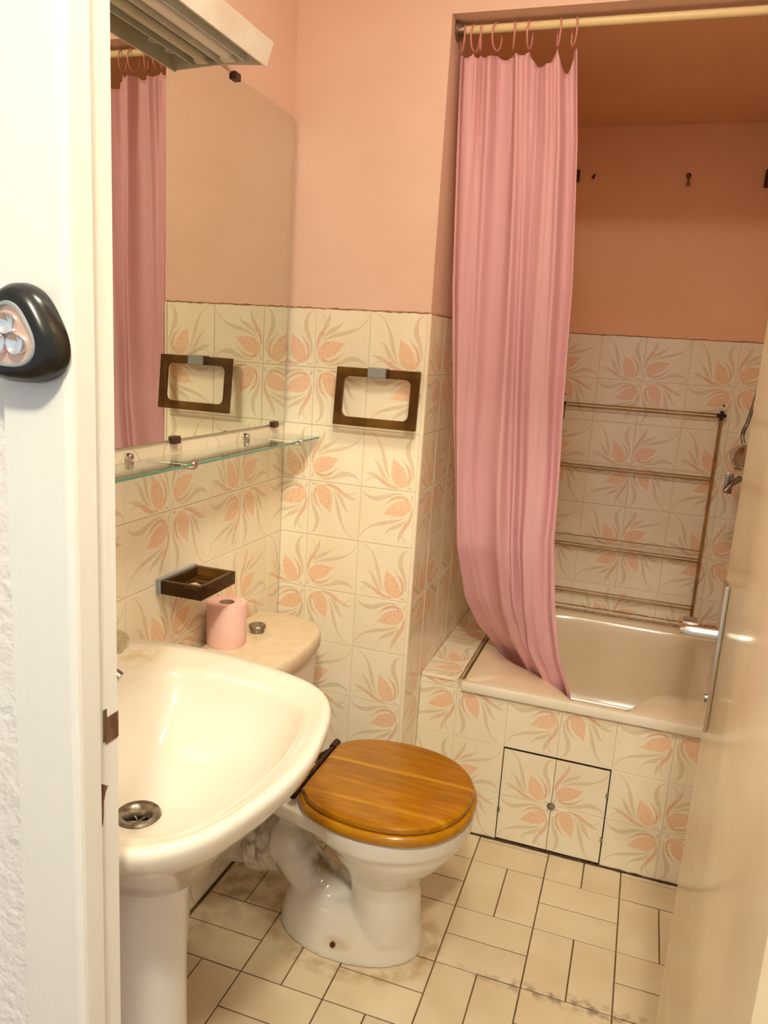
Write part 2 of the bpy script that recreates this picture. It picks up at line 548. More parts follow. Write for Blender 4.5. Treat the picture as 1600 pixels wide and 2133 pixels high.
def motif_mesh():
    vs, fs = [], []
    e = HT - 0.0006
    vs += [Vector((-e, -e)), Vector((e, -e)), Vector((e, e)), Vector((-e, e))]
    fs.append([0, 1, 2, 3])
    kinds = ['base']
    for nm, pts in MOTIF:
        n0 = len(vs)
        P = [Vector(((u - 0.5) * T, (v - 0.5) * T)) for u, v in pts]
        if sum(a.x * b.y - b.x * a.y for a, b in zip(P, P[1:] + P[:1])) < 0:
            P.reverse()
        vs += P
        fs.append(list(range(n0, n0 + len(P))))
        kinds.append(nm)
    ov, oe, of, _, _, off = delaunay_2d_cdt(vs, [], fs, 1, 1e-6)
    V = [Vector((p.x, p.y, 0)) for p in ov]
    F, MI = [], []
    for f, src in zip(of, off):
        k = [kinds[i] for i in src if kinds[i] != 'base']
        F.append(tuple(f))
        MI.append(MOTIF_MAT[k[0]] if k else 0)
    # chamfer and sides
    n0 = len(V)
    sq = [(-1, -1), (1, -1), (1, 1), (-1, 1)]
    V += [Vector((a * e, b * e, 0)) for a, b in sq] + [Vector((a * HT, b * HT, -0.0006)) for a, b in sq] + [Vector((a * HT, b * HT, -0.0035)) for a, b in sq]
    for lv in range(2):
        for i in range(4):
            j = (i + 1) % 4
            F.append((n0 + lv * 4 + i, n0 + lv * 4 + 4 + i, n0 + lv * 4 + 4 + j, n0 + lv * 4 + j))
            MI.append(0)
    return V, F, MI


TV, TF, TM = motif_mesh()
TILE_CACHE = {}


def tile_mesh(k, cut):
    """full tile (cut None) or a tile turned by k quarter turns and cut to (l, r, b, t)"""
    key = None if cut is None else (k, tuple(round(c, 4) for c in cut))
    if key in TILE_CACHE:
        return TILE_CACHE[key]
    me = bpy.data.meshes.new('tile')
    R = Matrix.Rotation(-k * pi / 2, 4, 'Z') if cut else Matrix.Identity(4)
    me.from_pydata([R @ v for v in TV], [], TF)
    for mn in ('tile_cream', 'tile_peach', 'tile_petal', 'tile_taupe'):
        me.materials.append(M[mn])
    for p, i in zip(me.polygons, TM):
        p.material_index = i
    if cut:
        bm = bmesh.new()
        bm.from_mesh(me)
        l, r, b, t = cut
        for co, no in (((l, 0, 0), (-1, 0, 0)), ((r, 0, 0), (1, 0, 0)), ((0, b, 0), (0, -1, 0)), ((0, t, 0), (0, 1, 0))):
            bmesh.ops.bisect_plane(bm, geom=bm.verts[:] + bm.edges[:] + bm.faces[:], plane_co=co, plane_no=no, clear_outer=True, dist=1e-6)
        bm.to_mesh(me)
        bm.free()
    TILE_CACHE[key] = me
    return me


def tile_field(parent, O, r, u, rr, uu, skip=None):
    O, r, u = Vector(O), Vector(r), Vector(u)
    nrm = r.cross(u)
    for i in range(math.floor(rr[0] / T - 1e-6), math.ceil(rr[1] / T + 1e-6)):
        for j in range(math.floor(uu[0] / T - 1e-6), math.ceil(uu[1] / T + 1e-6)):
            cx, cy = (i + 0.5) * T, (j + 0.5) * T
            l, rt = max(-HT, rr[0] - cx), min(HT, rr[1] - cx)
            b, t = max(-HT, uu[0] - cy), min(HT, uu[1] - cy)
            if rt - l < 0.008 or t - b < 0.008:
                continue
            if skip and skip(i, j):
                continue
            right, up = i % 2 == 0, j % 2 == 0
            k = 0 if (not right and up) else 1 if (right and up) else 2 if right else 3
            full = (rt - l > 2 * HT - 0.001) and (t - b > 2 * HT - 0.001)
            me = tile_mesh(k, None if full else (l, rt, b, t))
            o = bpy.data.objects.new('tile', me)
            COL.objects.link(o)
            o.parent = parent
            a = -k * pi / 2 if full else 0.0
            rx = r * cos(a) + u * sin(a)
            ux = -r * sin(a) + u * cos(a)
            c = O + r * cx + u * cy + nrm * random.uniform(-0.0004, 0.0004)
            tl = nrm
            Mx = Matrix(((rx.x, ux.x, tl.x, c.x), (rx.y, ux.y, tl.y, c.y), (rx.z, ux.z, tl.z, c.z), (0, 0, 0, 1)))
            loc = Vector((0, 0, 0))
            q = parent
            while q is not None:
                loc += q.location
                q = q.parent
            Mx.translation -= loc
            o.matrix_basis = Mx


X, Y, Z = Vector((1, 0, 0)), Vector((0, 1, 0)), Vector((0, 0, 1))
A0 = 0.0808
zr1 = ZT - T
tile_field(wall_back, (A0, 0, zr1), X, Z, (-A0 + 0.001, 0.3015), (-zr1 + 0.002, T))
tile_field(wall_left, (0, -0.0767 - T, zr1), Y, Z, (YF + 0.0767 + T + 0.002, 0.0767 + T - 0.001), (-zr1 + 0.002, T),
           skip=lambda i, j: j in (0, -1) and i >= -4)
tile_field(wall_alcove_left, (XS, 0.143, zr1), Y, Z, (-0.143 + 0.008, YB - 0.143 - 0.001), (0.45 - zr1, T))
tile_field(wall_alcove_back, (0.7388 + T, YB, 1.4911 - T), X, Z, (XS - 0.7388 - T + 0.001, XR - 0.7388 - T - 0.001), (0.485 - 1.4911 + T, T))
tile_field(wall_right, (XR, YB - 0.1, zr1), -Y, Z, (-0.099, 1.05), (0.485 - zr1, T))
# the strip of the duct side that stands in front of the tub
tile_field(wall_alcove_left, (XS, 0.143, zr1), Y, Z, (-0.135, YT - 0.143), (-zr1 + 0.002, 0.45 - zr1))
# corner bead and the brown joint along the top of the tiles
trim_1 = struct('trim_1', G().rings([[Vector((XS - 0.0078 + 0.0085 * a, 0.0075 - 0.0085 * b, z)) for a, b in [(0, 0), (0, 1), (0.45, 0.98), (0.8, 0.8), (0.98, 0.45), (1, 0)]] for z in (0, ZT)]), M['tile_edge'], smooth=False)
random.seed(9)


def bead(name, parent, p0, p1, r=0.0022, m='sealant', jit=0.0012, n=40):
    p0, p1 = Vector(p0), Vector(p1)
    pts = [p0.lerp(p1, i / n) + Vector((0, 0, random.uniform(-jit, jit))) for i in range(n + 1)]
    return G().tube(pts, [r * random.uniform(0.6, 1.3) for _ in pts], 6).build(name, M[m], parent, True)


bead('sealant', wall_back, (0.003, 0.001, ZT + 0.001), (XS, 0.001, ZT + 0.001))
bead('sealant', wall_left, (0.001, YF + 0.01, ZT + 0.001), (0.001, -0.96, ZT + 0.001), n=20)
bead('sealant', wall_alcove_left, (XS - 0.001, 0.01, ZT + 0.001), (XS - 0.001, YB, ZT + 0.001))
bead('sealant', wall_alcove_back, (XS, YB + 0.001, 1.4911 + 0.001), (XR, YB + 0.001, 1.4911 + 0.001))

# ------------------------------------------------------------------ floor tiles, 10 x 20 cm in pairs
FX, FY, FS = 0.8102, 0.0509, 0.201
FT = {}


def floor_tile(x0, x1, y0, y1):
    key = (round(x1 - x0, 4), round(y1 - y0, 4))
    if key not in FT:
        hx, hy = (x1 - x0) / 2 - 0.0016, (y1 - y0) / 2 - 0.0016
        e = 0.0008
        V = [(a * (hx - e), b * (hy - e), 0) for a, b in [(-1, -1), (1, -1), (1, 1), (-1, 1)]] + [(a * hx, b * hy, -0.0008) for a, b in [(-1, -1), (1, -1), (1, 1), (-1, 1)]] + [(a * hx, b * hy, -0.005) for a, b in [(-1, -1), (1, -1), (1, 1), (-1, 1)]]
        F = [(0, 1, 2, 3)] + [(lv * 4 + i, lv * 4 + 4 + i, lv * 4 + 4 + (i + 1) % 4, lv * 4 + (i + 1) % 4) for lv in range(2) for i in range(4)]
        me = bpy.data.meshes.new('tile')
        me.from_pydata(V, [], F)
        me.materials.append(M['floor_tile'])
        FT[key] = me
    o = bpy.data.objects.new('tile', FT[key])
    COL.objects.link(o)
    o.parent = floor
    o.location = ((x0 + x1) / 2, (y0 + y1) / 2, random.uniform(-0.0005, 0.0003))


for i in range(-5, 4):
    for j in range(-1, 8):
        bx0, by1 = FX + FS * i, FY - FS * j
        for h in range(2):
            if (i + j) % 2 == 0:
                q = (bx0, bx0 + FS, by1 - FS * (h + 1) / 2, by1 - FS * h / 2)
            else:
                q = (bx0 + FS * h / 2, bx0 + FS * (h + 1) / 2, by1 - FS, by1)
            x0, x1, y0, y1 = max(q[0], 0.001), min(q[1], XR), max(q[2], YF), min(q[3], YT - 0.001)
            if x1 - x0 > 0.008 and y1 - y0 > 0.008:
                floor_tile(x0, x1, y0, y1)

# ------------------------------------------------------------------ tub surround
T0 = 0.5002
PX0, PX1, PZ1 = T0 + T, T0 + 3 * T, 0.30        # access panel
g = G().box(XS - G0, PX0, YT + G0, YT + 0.02, 0, 0.474).box(PX1, XR + G0, YT + G0, YT + 0.02, 0, 0.474).box(PX0, PX1, YT + G0, YT + 0.02, PZ1, 0.474)
wall_tub = struct('wall_tub_front', g, M['grout'])
tile_field(wall_tub, (T0, YT, 0.45), X, Z, (XS - T0 + 0.001, XR - T0), (-0.448, 0.0),
           skip=lambda i, j: i in (1, 2) and j in (-2, -3))
bead('sealant', wall_tub, (XS, YT - 0.001, 0.002), (XR, YT - 0.001, 0.002), 0.004, 'dirt', 0.001)
# top strip of cut tiles left of the trim
tile_field(wall_tub, (T0, YT, 0.45), X, Z, (XS - T0 + 0.001, 0.003), (0.001, 0.023))
# ledge between duct and tub
wall_ledge = struct('wall_ledge', G().box(XS - G0, 0.507, YT + 0.021, YB + G0, 0.35, 0.474), M['grout'])
tile_field(wall_ledge, (0.5, YT + 0.12, 0.477), X, Y, (XS - 0.5 + 0.001, 0.0), (-0.12, YB - YT - 0.121))
trim_2 = struct('trim_2', G().box(XS + 0.002, 0.498, YT - 0.004, YT + 0.004, 0.470, 0.480, 0.002), M['tile_edge'])
trim_3 = struct('trim_3', G().box(0.513, XR - 0.001, YT - 0.013, YT + 0.012, 0.449, 0.4765, 0.004), M['trim_white'], smooth=True)
bead('sealant', trim_3, (0.513, YT - 0.008, 0.4495), (XR, YT - 0.008, 0.4495), 0.0014, 'sealant', 0.0003)
for x in (0.503, 0.512):
    bead('sealant', wall_ledge, (x, YT + 0.008, 0.4775), (x, YB - 0.005, 0.4775), 0.0017, 'amber', 0.0005)

# access panel: four tiles on a frame, knob and clips
panel = empty('access_panel', ((PX0 + PX1) / 2, YT, 0), 'tiled access panel with four flower tiles and small round knob in tub front', 'access panel')
G().box(PX0 + 0.0025, PX1 - 0.0025, YT + 0.0045, YT + 0.016, 0.006, PZ1 - 0.004).build('backing', M['dirt'], panel)
random.seed(3)
tile_field(panel, (T0 + 2 * T, YT - 0.0005, 0.15), X, Z, (-T + 0.003, T - 0.003), (-T + 0.009, T - 0.004))
kn = G().lathe([(0.0, 0.0), (0.0105, 0.0), (0.0115, 0.003), (0.0095, 0.006), (0.006, 0.0065), (0.0055, 0.004), (0.0, 0.004)], frame((T0 + 2 * T, YT - 0.001, 0.15), (0, -1, 0)), 20, False, False).build('knob', M['chrome_dull'], panel, True)
for x, z in ((PX1 - 0.003, 0.222), (PX1 - 0.003, 0.085), (PX0 + 0.003, 0.102)):
    G().box(x - 0.004, x + 0.004, YT - 0.006, YT + 0.001, z - 0.006, z + 0.006, 0.0015).build('clip', M['chrome_dull'], panel)

# ------------------------------------------------------------------ bathtub
tub = empty('bathtub', (0.88, 0.55, 0), 'cream enamelled bathtub with wide rim behind the tiled front', 'bathtub')
NT = 144
tc_ = (0.88, 0.56)
inner = spline([(0.575, 0.88), (0.535, 0.75), (0.53, 0.60), (0.56, 0.47), (0.62, 0.385), (0.70, 0.325), (0.775, 0.255), (0.82, 0.19), (0.875, 0.155), (0.93, 0.16), (0.975, 0.205), (1.015, 0.285), (1.06, 0.345), (1.12, 0.368), (1.165, 0.385), (1.18, 0.45), (1.18, 0.7), (1.175, 0.88), (1.12, 0.925), (0.9, 0.935), (0.68, 0.93)], 5)
outer = [(0.5155, YT + 0.0125), (XR - 0.002, YT + 0.0125), (XR - 0.002, YB - 0.002), (0.5155, YB - 0.002)]
fo = by_angle(outer, tc_, NT)
fi = by_angle([(p.x, max(p.y, 0.1875)) for p in inner], tc_, NT)


def sc(f, s, z, c=tc_):
    return [Vector((c[0] + (x - c[0]) * s, c[1] + (y - c[1]) * s, z)) for x, y in f]


rings = [sc(fo, 1, 0.30), sc(fo, 1, 0.472), sc(fo, 0.996, 0.4755)]
rings += [[a.lerp(b, 0.5) for a, b in zip(sc(fo, 0.996, 0.4755), sc(fi, 1.035, 0.4755))]]
rings += [sc(fi, 1.03, 0.4755), sc(fi, 1.01, 0.473), sc(fi, 0.992, 0.464), sc(fi, 0.975, 0.44), sc(fi, 0.945, 0.36), sc(fi, 0.91, 0.26), sc(fi, 0.86, 0.18), sc(fi, 0.76, 0.145), sc(fi, 0.4, 0.138), sc(fi, 0.05, 0.135)]
G().rings(rings, False, True).build('tub_shell', M['tub_enamel'], tub, True, 60)
G().lathe([(0.0, 0.0), (0.03, 0.0), (0.032, -0.004)], frame((0.95, 0.45, 0.141), (0, 0, 1)), 20, False, False).build('drain', M['chrome'], tub, True)
bead('brown_seam', tub, (1.176, 0.905, 0.474), (1.150, 0.873, 0.27), 0.0035, 'amber', 0.0)
bead('sealant', tub, (0.52, YB - 0.004, 0.478), (XR - 0.004, YB - 0.004, 0.478), 0.0035, 'sealant', 0.001)
bead('sealant', tub, (0.52, YB - 0.003, 0.497), (XR - 0.004, YB - 0.003, 0.497), 0.002, 'sealant', 0.001)

# ------------------------------------------------------------------ door frame (hall side) and door
JP = [(DX0 - 0.07, YH - 0.010), (DX0 - 0.007, YH - 0.010), (DX0 - 0.0035, YH - 0.009), (DX0 - 0.001, YH - 0.0065), (DX0, YH - 0.003), (DX0, -1.331), (DX0 - 0.013, -1.331), (DX0 - 0.013, -1.289), (DX0 - 0.07, -1.289)]
trim_4 = struct('trim_4', G().prism(JP, 0, DZ), [M['frame_white'], M['frame_rebate']], lambda p: 1 if (p.center.y > -1.331 and p.normal.x > 0.5) else 0)
JR = [(2 * DX0 - x + (DX1 - DX0), y) for x, y in JP]
trim_5 = struct('trim_5', G().prism(JR, 0, DZ), M['frame_white'])
trim_6 = struct('trim_6', G().box(DX0 - 0.07, DX1 + 0.07, YH - 0.010, -1.289, DZ, DZ + 0.07), M['frame_white'])
# strike recess with bare wood showing, and two paint chips
G().box(DX0 - 0.0135, DX0 - 0.0122, -1.3075, -1.2885, 0.996, 1.024).build('strike_recess', M['bare_wood'], trim_4)
G().box(DX0 - 0.0135, DX0 - 0.0118, -1.3115, -1.3065, 1.000, 1.034).build('strike_plate', M['chrome_dull'], trim_4)
chip = [(-1.3155, 0.957), (-1.305, 0.949), (-1.309, 0.944), (-1.312, 0.935), (-1.3125, 0.918), (-1.314, 0.908), (-1.3155, 0.915)]
G().rings([[Vector((x, y, z)) for y, z in chip] for x in (DX0 - 0.0134, DX0 - 0.0126)]).build('paint_chip', M['bare_wood'], trim_4)

door = struct('door_1', G().box(1.061, 1.101, -1.285, -0.683, 0.006, 2.025, 0.002), M['door_paint'], smooth=True)
door['label'] = 'cream painted door leaf standing open on the right'
hd = G().box(1.0545, 1.0605, -0.749, -0.713, 0.878, 1.102, 0.002).build('handle_plate', M['steel_brushed'], door, True)
G().lathe([(0.0, 0), (0.011, 0), (0.011, 0.030), (0.010, 0.042), (0.006, 0.049), (0.0, 0.051)], frame((1.0545, -0.731, 1.022), (-1, 0, 0)), 20, False, False).build('lever_neck', M['steel_brushed'], hd, True)
G().box(1.008, 1.030, -0.722, -0.694, 1.027, 1.034, 0.002).build('lever', M['steel_brushed'], hd, True)
G().lathe([(0, 0), (0.006, 0), (0.006, 0.003), (0, 0.003)], frame((1.0545, -0.731, 0.925), (-1, 0, 0)), 12).build('keyhole_cover', M['chrome_dull'], hd, True)

# ------------------------------------------------------------------ toilet
YC = -0.33
toilet = empty('toilet', (0.40, YC, 0), 'white porcelain toilet with close-coupled cistern beside the tiled corner', 'toilet')


def oval(x0, x1, hw, z, n=40, egg=0.0):
    cx, a = (x0 + x1) / 2, (x1 - x0) / 2
    return [Vector((cx + a * cos(2 * pi * k / n), YC + hw * sin(2 * pi * k / n) * (1 + egg * cos(2 * pi * k / n)), z)) for k in range(n)]


body = G()
body.rings([oval(0.275, 0.662, 0.182, 0.378, egg=-0.05), oval(0.272, 0.664, 0.184, 0.362, egg=-0.05), oval(0.275, 0.660, 0.181, 0.335, egg=-0.05), oval(0.285, 0.648, 0.168, 0.318, egg=-0.04),
            oval(0.312, 0.640, 0.160, 0.300), oval(0.335, 0.615, 0.142, 0.265), oval(0.356, 0.582, 0.115, 0.230), oval(0.372, 0.558, 0.096, 0.200), oval(0.386, 0.552, 0.088, 0.165), oval(0.392, 0.556, 0.090, 0.130), oval(0.37, 0.56, 0.096, 0.05)])
# foot
body.rings([oval(0.205, 0.572, 0.118, 0.0), oval(0.207, 0.571, 0.117, 0.012), oval(0.211, 0.566, 0.113, 0.040), oval(0.218, 0.560, 0.105, 0.070), oval(0.228, 0.545, 0.090, 0.095), oval(0.26, 0.50, 0.06, 0.112)])
# trap rising behind the bowl and turning to the outlet
body.tube(spline([(0.36, YC, 0.06), (0.308, YC, 0.095), (0.255, YC, 0.145), (0.222, YC, 0.19), (0.20, YC, 0.195), (0.165, YC, 0.178)], 4, False), [0.066] * 5 + [0.057] * 6 + [0.053] * 4 + [0.052] * 6, 20)
# deck carrying the seat hinges and the cistern
deckp = [(0.02, 0.105), (0.02, -0.105), (0.20, -0.115), (0.30, -0.145), (0.40, -0.165), (0.40, 0.165), (0.30, 0.145), (0.20, 0.115)]
body.rings([[Vector((x, YC + y * s, z)) for x, y in deckp] for z, s in ((0.335, 0.94), (0.345, 1.0), (0.378, 1.0))])
body.rings([[Vector((x, YC + y, z)) for x, y in [(0.190, -0.016), (0.232, -0.016), (0.232, 0.016), (0.190, 0.016)]] for z in (0.2, 0.35)])
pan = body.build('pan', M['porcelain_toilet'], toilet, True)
md = pan.modifiers.new('remesh', 'REMESH')
md.mode = 'VOXEL'
md.voxel_size = 0.005
md.use_smooth_shade = True
md = pan.modifiers.new('smooth', 'SMOOTH')
md.factor = 0.5
md.iterations = 7
# fixing screw
G().lathe([(0, 0), (0.0065, 0), (0.0065, 0.004), (0.003, 0.006), (0, 0.006)], frame((0.385, YC - 0.112, 0.042), (0, -1, 0.25)), 14, False, False).build('fixing_screw', M['rust'], toilet, True)

SEAT = [(0.283, 0.0), (0.283, 0.10), (0.292, 0.125), (0.318, 0.153), (0.36, 0.174), (0.42, 0.188), (0.48, 0.190), (0.545, 0.178), (0.60, 0.148), (0.638, 0.104), (0.659, 0.054), (0.665, 0.0)]
SEATF = SEAT + [(x, -y) for x, y in SEAT[-2:0:-1]]
so = spline(SEATF, 4)


def plate(outline, c, levels):
    return [[Vector((c[0] + (p.x - c[0]) * s, YC + p.y * s, z)) for p in outline] for s, z in levels]


cS = (0.46, 0)
so2 = [(p.x, p.y) for p in so]
# seat ring with an opening
lv = [(0.62, 0.385), (0.985, 0.381), (1.0, 0.386), (1.003, 0.393), (0.992, 0.401), (0.96, 0.404), (0.70, 0.402), (0.62, 0.396), (0.62, 0.385)]
G().rings(plate(so, cS, lv), False, False).build('seat', M['wood_seat'], toilet, True, 60)
# lid of glued staves
lid = empty('lid', (0, 0, 0))
lid.parent = toilet
bmL = bmesh.new()
gl = G().rings(plate(so, cS, [(0.93, 0.4055), (0.955, 0.407), (0.962, 0.412), (0.952, 0.4185), (0.925, 0.422), (0.88, 0.4235)]))
cuts = [-0.2, -0.118, -0.104, -0.035, 0.03, 0.044, 0.115, 0.2]
tone = 0
for a, b in zip(cuts[:-1], cuts[1:]):
    me = bpy.data.meshes.new('stave')
    me.from_pydata([tuple(v - Vector((0.40, YC, 0))) for v in gl.v], [], gl.f)
    bm = bmesh.new()
    bm.from_mesh(me)
    bmesh.ops.recalc_face_normals(bm, faces=bm.faces)
    for yy, n in ((a + 0.0002, -1), (b - 0.0002, 1)):
        r = bmesh.ops.bisect_plane(bm, geom=bm.verts[:] + bm.edges[:] + bm.faces[:], plane_co=(0, yy, 0), plane_no=(0, n, 0), clear_outer=True, dist=1e-6)
        ed = [e for e in r['geom_cut'] if isinstance(e, bmesh.types.BMEdge)]
        if ed:
            bmesh.ops.holes_fill(bm, edges=ed, sides=0)
    bm.to_mesh(me)
    bm.free()
    me.materials.append(M['wood_light'] if b - a < 0.02 else M['wood'])
    for p in me.polygons:
        p.use_smooth = True
    me.set_sharp_from_angle(angle=radians(35))
    o = bpy.data.objects.new('stave', me)
    COL.objects.link(o)
    o.parent = lid
bmL.free()
hin = G().tube([(0.277, YC - 0.125, 0.408), (0.277, YC + 0.125, 0.408)], 0.0065, 12)
hg = hin.build('hinge_bar', M['bronze'], toilet, True)
for sy in (-1, 1):
    hp = G().lathe([(0, 0), (0.017, 0), (0.018, 0.004), (0.014, 0.008), (0.0, 0.010)], frame((0.247, YC + sy * 0.078, 0.379), (0, 0, 1)), 18, False, False)
    hp.tube([(0.247, YC + sy * 0.078, 0.386), (0.262, YC + sy * 0.078, 0.396), (0.277, YC + sy * 0.078, 0.408)], 0.008, 10)
    hp.build('hinge_foot', M['bronze'], toilet, True)
    G().tube([(0.277, YC + sy * 0.10, 0.408), (0.277, YC + sy * 0.132, 0.408)], [0.009, 0.0095], 12).build('hinge_knuckle', M['bronze'], toilet, True)

# cistern
CST = [(0.012, 0.192), (0.06, 0.205), (0.12, 0.203), (0.175, 0.185), (0.212, 0.145), (0.229, 0.08), (0.234, 0.0)]
CSTF = [(x, y) for x, y in CST] + [(x, -y) for x, y in CST[-2::-1]]
cs = spline(CSTF, 4, False)
cc = (0.11, 0)


def cring(s, z):
    return [Vector((max(0.006, cc[0] + (p.x - cc[0]) * s), YC + p.y * s, z)) for p in cs]


cist = G().rings([cring(0.80, 0.378), cring(0.86, 0.40), cring(0.90, 0.48), cring(0.94, 0.664)]).build('cistern', M['cistern_body'], toilet, True)
cl = G().rings([cring(0.97, 0.660), cring(1.0, 0.664), cring(1.0, 0.688), cring(0.985, 0.697), cring(0.95, 0.700)]).build('cistern_lid', M['cistern_lid'], toilet, True, 50)
G().lathe([(0.0, 0), (0.017, 0), (0.017, 0.010), (0.0205, 0.012), (0.021, 0.017), (0.0195, 0.019), (0.015, 0.018), (0.010, 0.0165), (0.0, 0.016)], frame((0.084, -0.283, 0.700), (0, 0, 1)), 28, False, False).build('flush_button', M['chrome_dull'], toilet, True)

# soil pipe and its collar
pipe = empty('soil_pipe', (0.1, YC, 0), 'grimy white plastic waste pipe collar behind the toilet foot', 'pipe')
d = (Vector((0.02, YC, 0.15)) - Vector((0.19, YC, 0.182))).normalized()
Mp = frame((0.190, YC, 0.182), d)
G().lathe([(0.040, 0.002), (0.060, 0.0), (0.066, 0.0), (0.067, 0.003), (0.067, 0.032), (0.063, 0.034)], Mp, 32, False, False).build('collar', M['pvc'], pipe, True)
G().lathe([(0.063, 0.034), (0.069, 0.036), (0.070, 0.040), (0.070, 0.068), (0.066, 0.072), (0.055, 0.073)], Mp, 32, False, False).build('collar', M['pvc'], pipe, True)
G().lathe([(0.055, 0.07), (0.056, 0.08), (0.056, 0.182)], Mp, 32, False, False).build('pipe', M['pvc'], pipe, True)

# ------------------------------------------------------------------ toilet roll
roll = empty('toilet_roll', (0.053, -0.378, 0.7005), 'pink toilet paper roll standing on the cistern lid', 'toilet roll')
Mr = frame((0.053, -0.378, 0.7005), (0, 0, 1))
G().lathe([(0.018, 0.0), (0.044, 0.0), (0.0455, 0.004), (0.0455, 0.096), (0.044, 0.100), (0.018, 0.100)], Mr, 40, False, False).build('paper', M['roll_paper'], roll, True)
G().lathe([(0.018, 0.0), (0.018, 0.100), (0.0168, 0.100), (0.0168, 0.0), (0.018, 0.0)], Mr, 32, False, False).build('core', M['cardboard'], roll, True)

# ------------------------------------------------------------------ washbasin
YW = -0.975
basin = empty('washbasin', (0.27, YW, 0), 'cream white pedestal washbasin by the door frame', 'washbasin')
BO = [(0.006, 0.0), (0.006, 0.15), (0.006, 0.255), (0.012, 0.278), (0.035, 0.292), (0.09, 0.305), (0.17, 0.309), (0.25, 0.303), (0.33, 0.288), (0.40, 0.268), (0.445, 0.243), (0.478, 0.205), (0.498, 0.16), (0.513, 0.10), (0.522, 0.05), (0.525, 0.0)]
BOF = BO + [(x, -y) for x, y in BO[-2:0:-1]]
BI = [(0.150, 0.0), (0.147, 0.08), (0.146, 0.150), (0.150, 0.195), (0.168, 0.222), (0.205, 0.234), (0.27, 0.234), (0.34, 0.228), (0.395, 0.212), (0.435, 0.182), (0.458, 0.135), (0.472, 0.07), (0.476, 0.0)]
BIF = BI + [(x, -y) for x, y in BI[-2:0:-1]]
NB = 128
cB = (0.30, 0.0)
cD = (0.245, 0.0)
bo = by_angle([(p.x, p.y) for p in spline(BOF, 4)], cB, NB)
bi = by_angle([(p.x, p.y) for p in spline(BIF, 4)], cB, NB)
ZBS = 0.812


def bs(f, s, z, c=cB):
    return [Vector((max(0.006, c[0] + (x - c[0]) * s), YW + c[1] + (y - c[1]) * s, z)) for x, y in f]


def mixr(a, b, t, z):
    return [Vector((p.x + (q.x - p.x) * t, p.y + (q.y - p.y) * t, z)) for p, q in zip(a, b)]


Ro, Ri = bs(bo, 1, 0), bs(bi, 1, 0)
Rd = [Vector((cD[0] + 0.022 * cos(2 * pi * k / NB), YW + 0.022 * sin(2 * pi * k / NB), 0)) for k in range(NB)]
Rd0 = [Vector((cD[0] + 0.030 * cos(2 * pi * k / NB), YW + 0.030 * sin(2 * pi * k / NB), 0)) for k in range(NB)]
rings = [bs(bo, 0.28, 0.60), bs(bo, 0.44, 0.630), bs(bo, 0.68, 0.702), bs(bo, 0.86, 0.748), bs(bo, 0.955, 0.775), bs(bo, 0.995, 0.795), bs(bo, 1.0, 0.803), bs(bo, 0.995, 0.810), bs(bo, 0.98, ZBS + 0.002),
         mixr(Ro, Ri, 0.30, ZBS + 0.001), mixr(Ro, Ri, 0.50, ZBS - 0.003), mixr(Ro, Ri, 0.70, ZBS - 0.007), mixr(Ro, Ri, 0.92, ZBS - 0.010), mixr(Ri, Rd, 0.01, ZBS - 0.015), mixr(Ri, Rd, 0.035, ZBS - 0.024), mixr(Ri, Rd, 0.08, ZBS - 0.040), mixr(Ri, Rd, 0.14, ZBS - 0.058),
         mixr(Ri, Rd, 0.22, ZBS - 0.078), mixr(Ri, Rd, 0.34, ZBS - 0.100), mixr(Ri, Rd, 0.52, ZBS - 0.124), mixr(Ri, Rd, 0.75, ZBS - 0.146), mixr(Ri, Rd, 0.93, ZBS - 0.1515), mixr(Ri, Rd, 1.0, ZBS - 0.155), mixr(Ri, Rd, 1.0, ZBS - 0.19)]
bowl = G().rings(rings, True, False).build('bowl', M['porcelain'], basin, True, 70)
dr = G().lathe([(0.036, 0.001), (0.033, 0.0045), (0.027, 0.004), (0.022, 0.0), (0.018, -0.006), (0.0165, -0.012)], frame((cD[0], YW, ZBS - 0.1515), (0, 0, 1)), 32, False, False).build('drain', M['chrome_dull'], basin, True)
G().lathe([(0.0, 0), (0.019, 0)], frame((cD[0], YW, ZBS - 0.167), (0, 0, 1)), 20, False, False).build('drain_hole', M['dark_hole'], dr)
for a in range(3):
    aa = a * pi / 3 + 0.4
    G().tube([(cD[0] + 0.018 * cos(aa), YW + 0.018 * sin(aa), ZBS - 0.164), (cD[0] - 0.018 * cos(aa), YW - 0.018 * sin(aa), ZBS - 0.164)], 0.0018, 6).build('drain_bar', M['chrome_dull'], dr)


def pring(cx, a, b, z, n=40):
    return [Vector((cx + a * cos(2 * pi * k / n) * (1 if cos(2 * pi * k / n) > 0 else 0.9), YW + b * sin(2 * pi * k / n), z)) for k in range(n)]


G().rings([pring(0.21, 0.125, 0.128, 0.0), pring(0.21, 0.125, 0.128, 0.012), pring(0.21, 0.117, 0.117, 0.06), pring(0.21, 0.110, 0.106, 0.16), pring(0.21, 0.108, 0.102, 0.40), pring(0.215, 0.112, 0.104, 0.54), pring(0.225, 0.130, 0.115, 0.61), pring(0.235, 0.15, 0.13, 0.635)]).build('pedestal', M['porcelain_pedestal_daylit'], basin, True, 60)

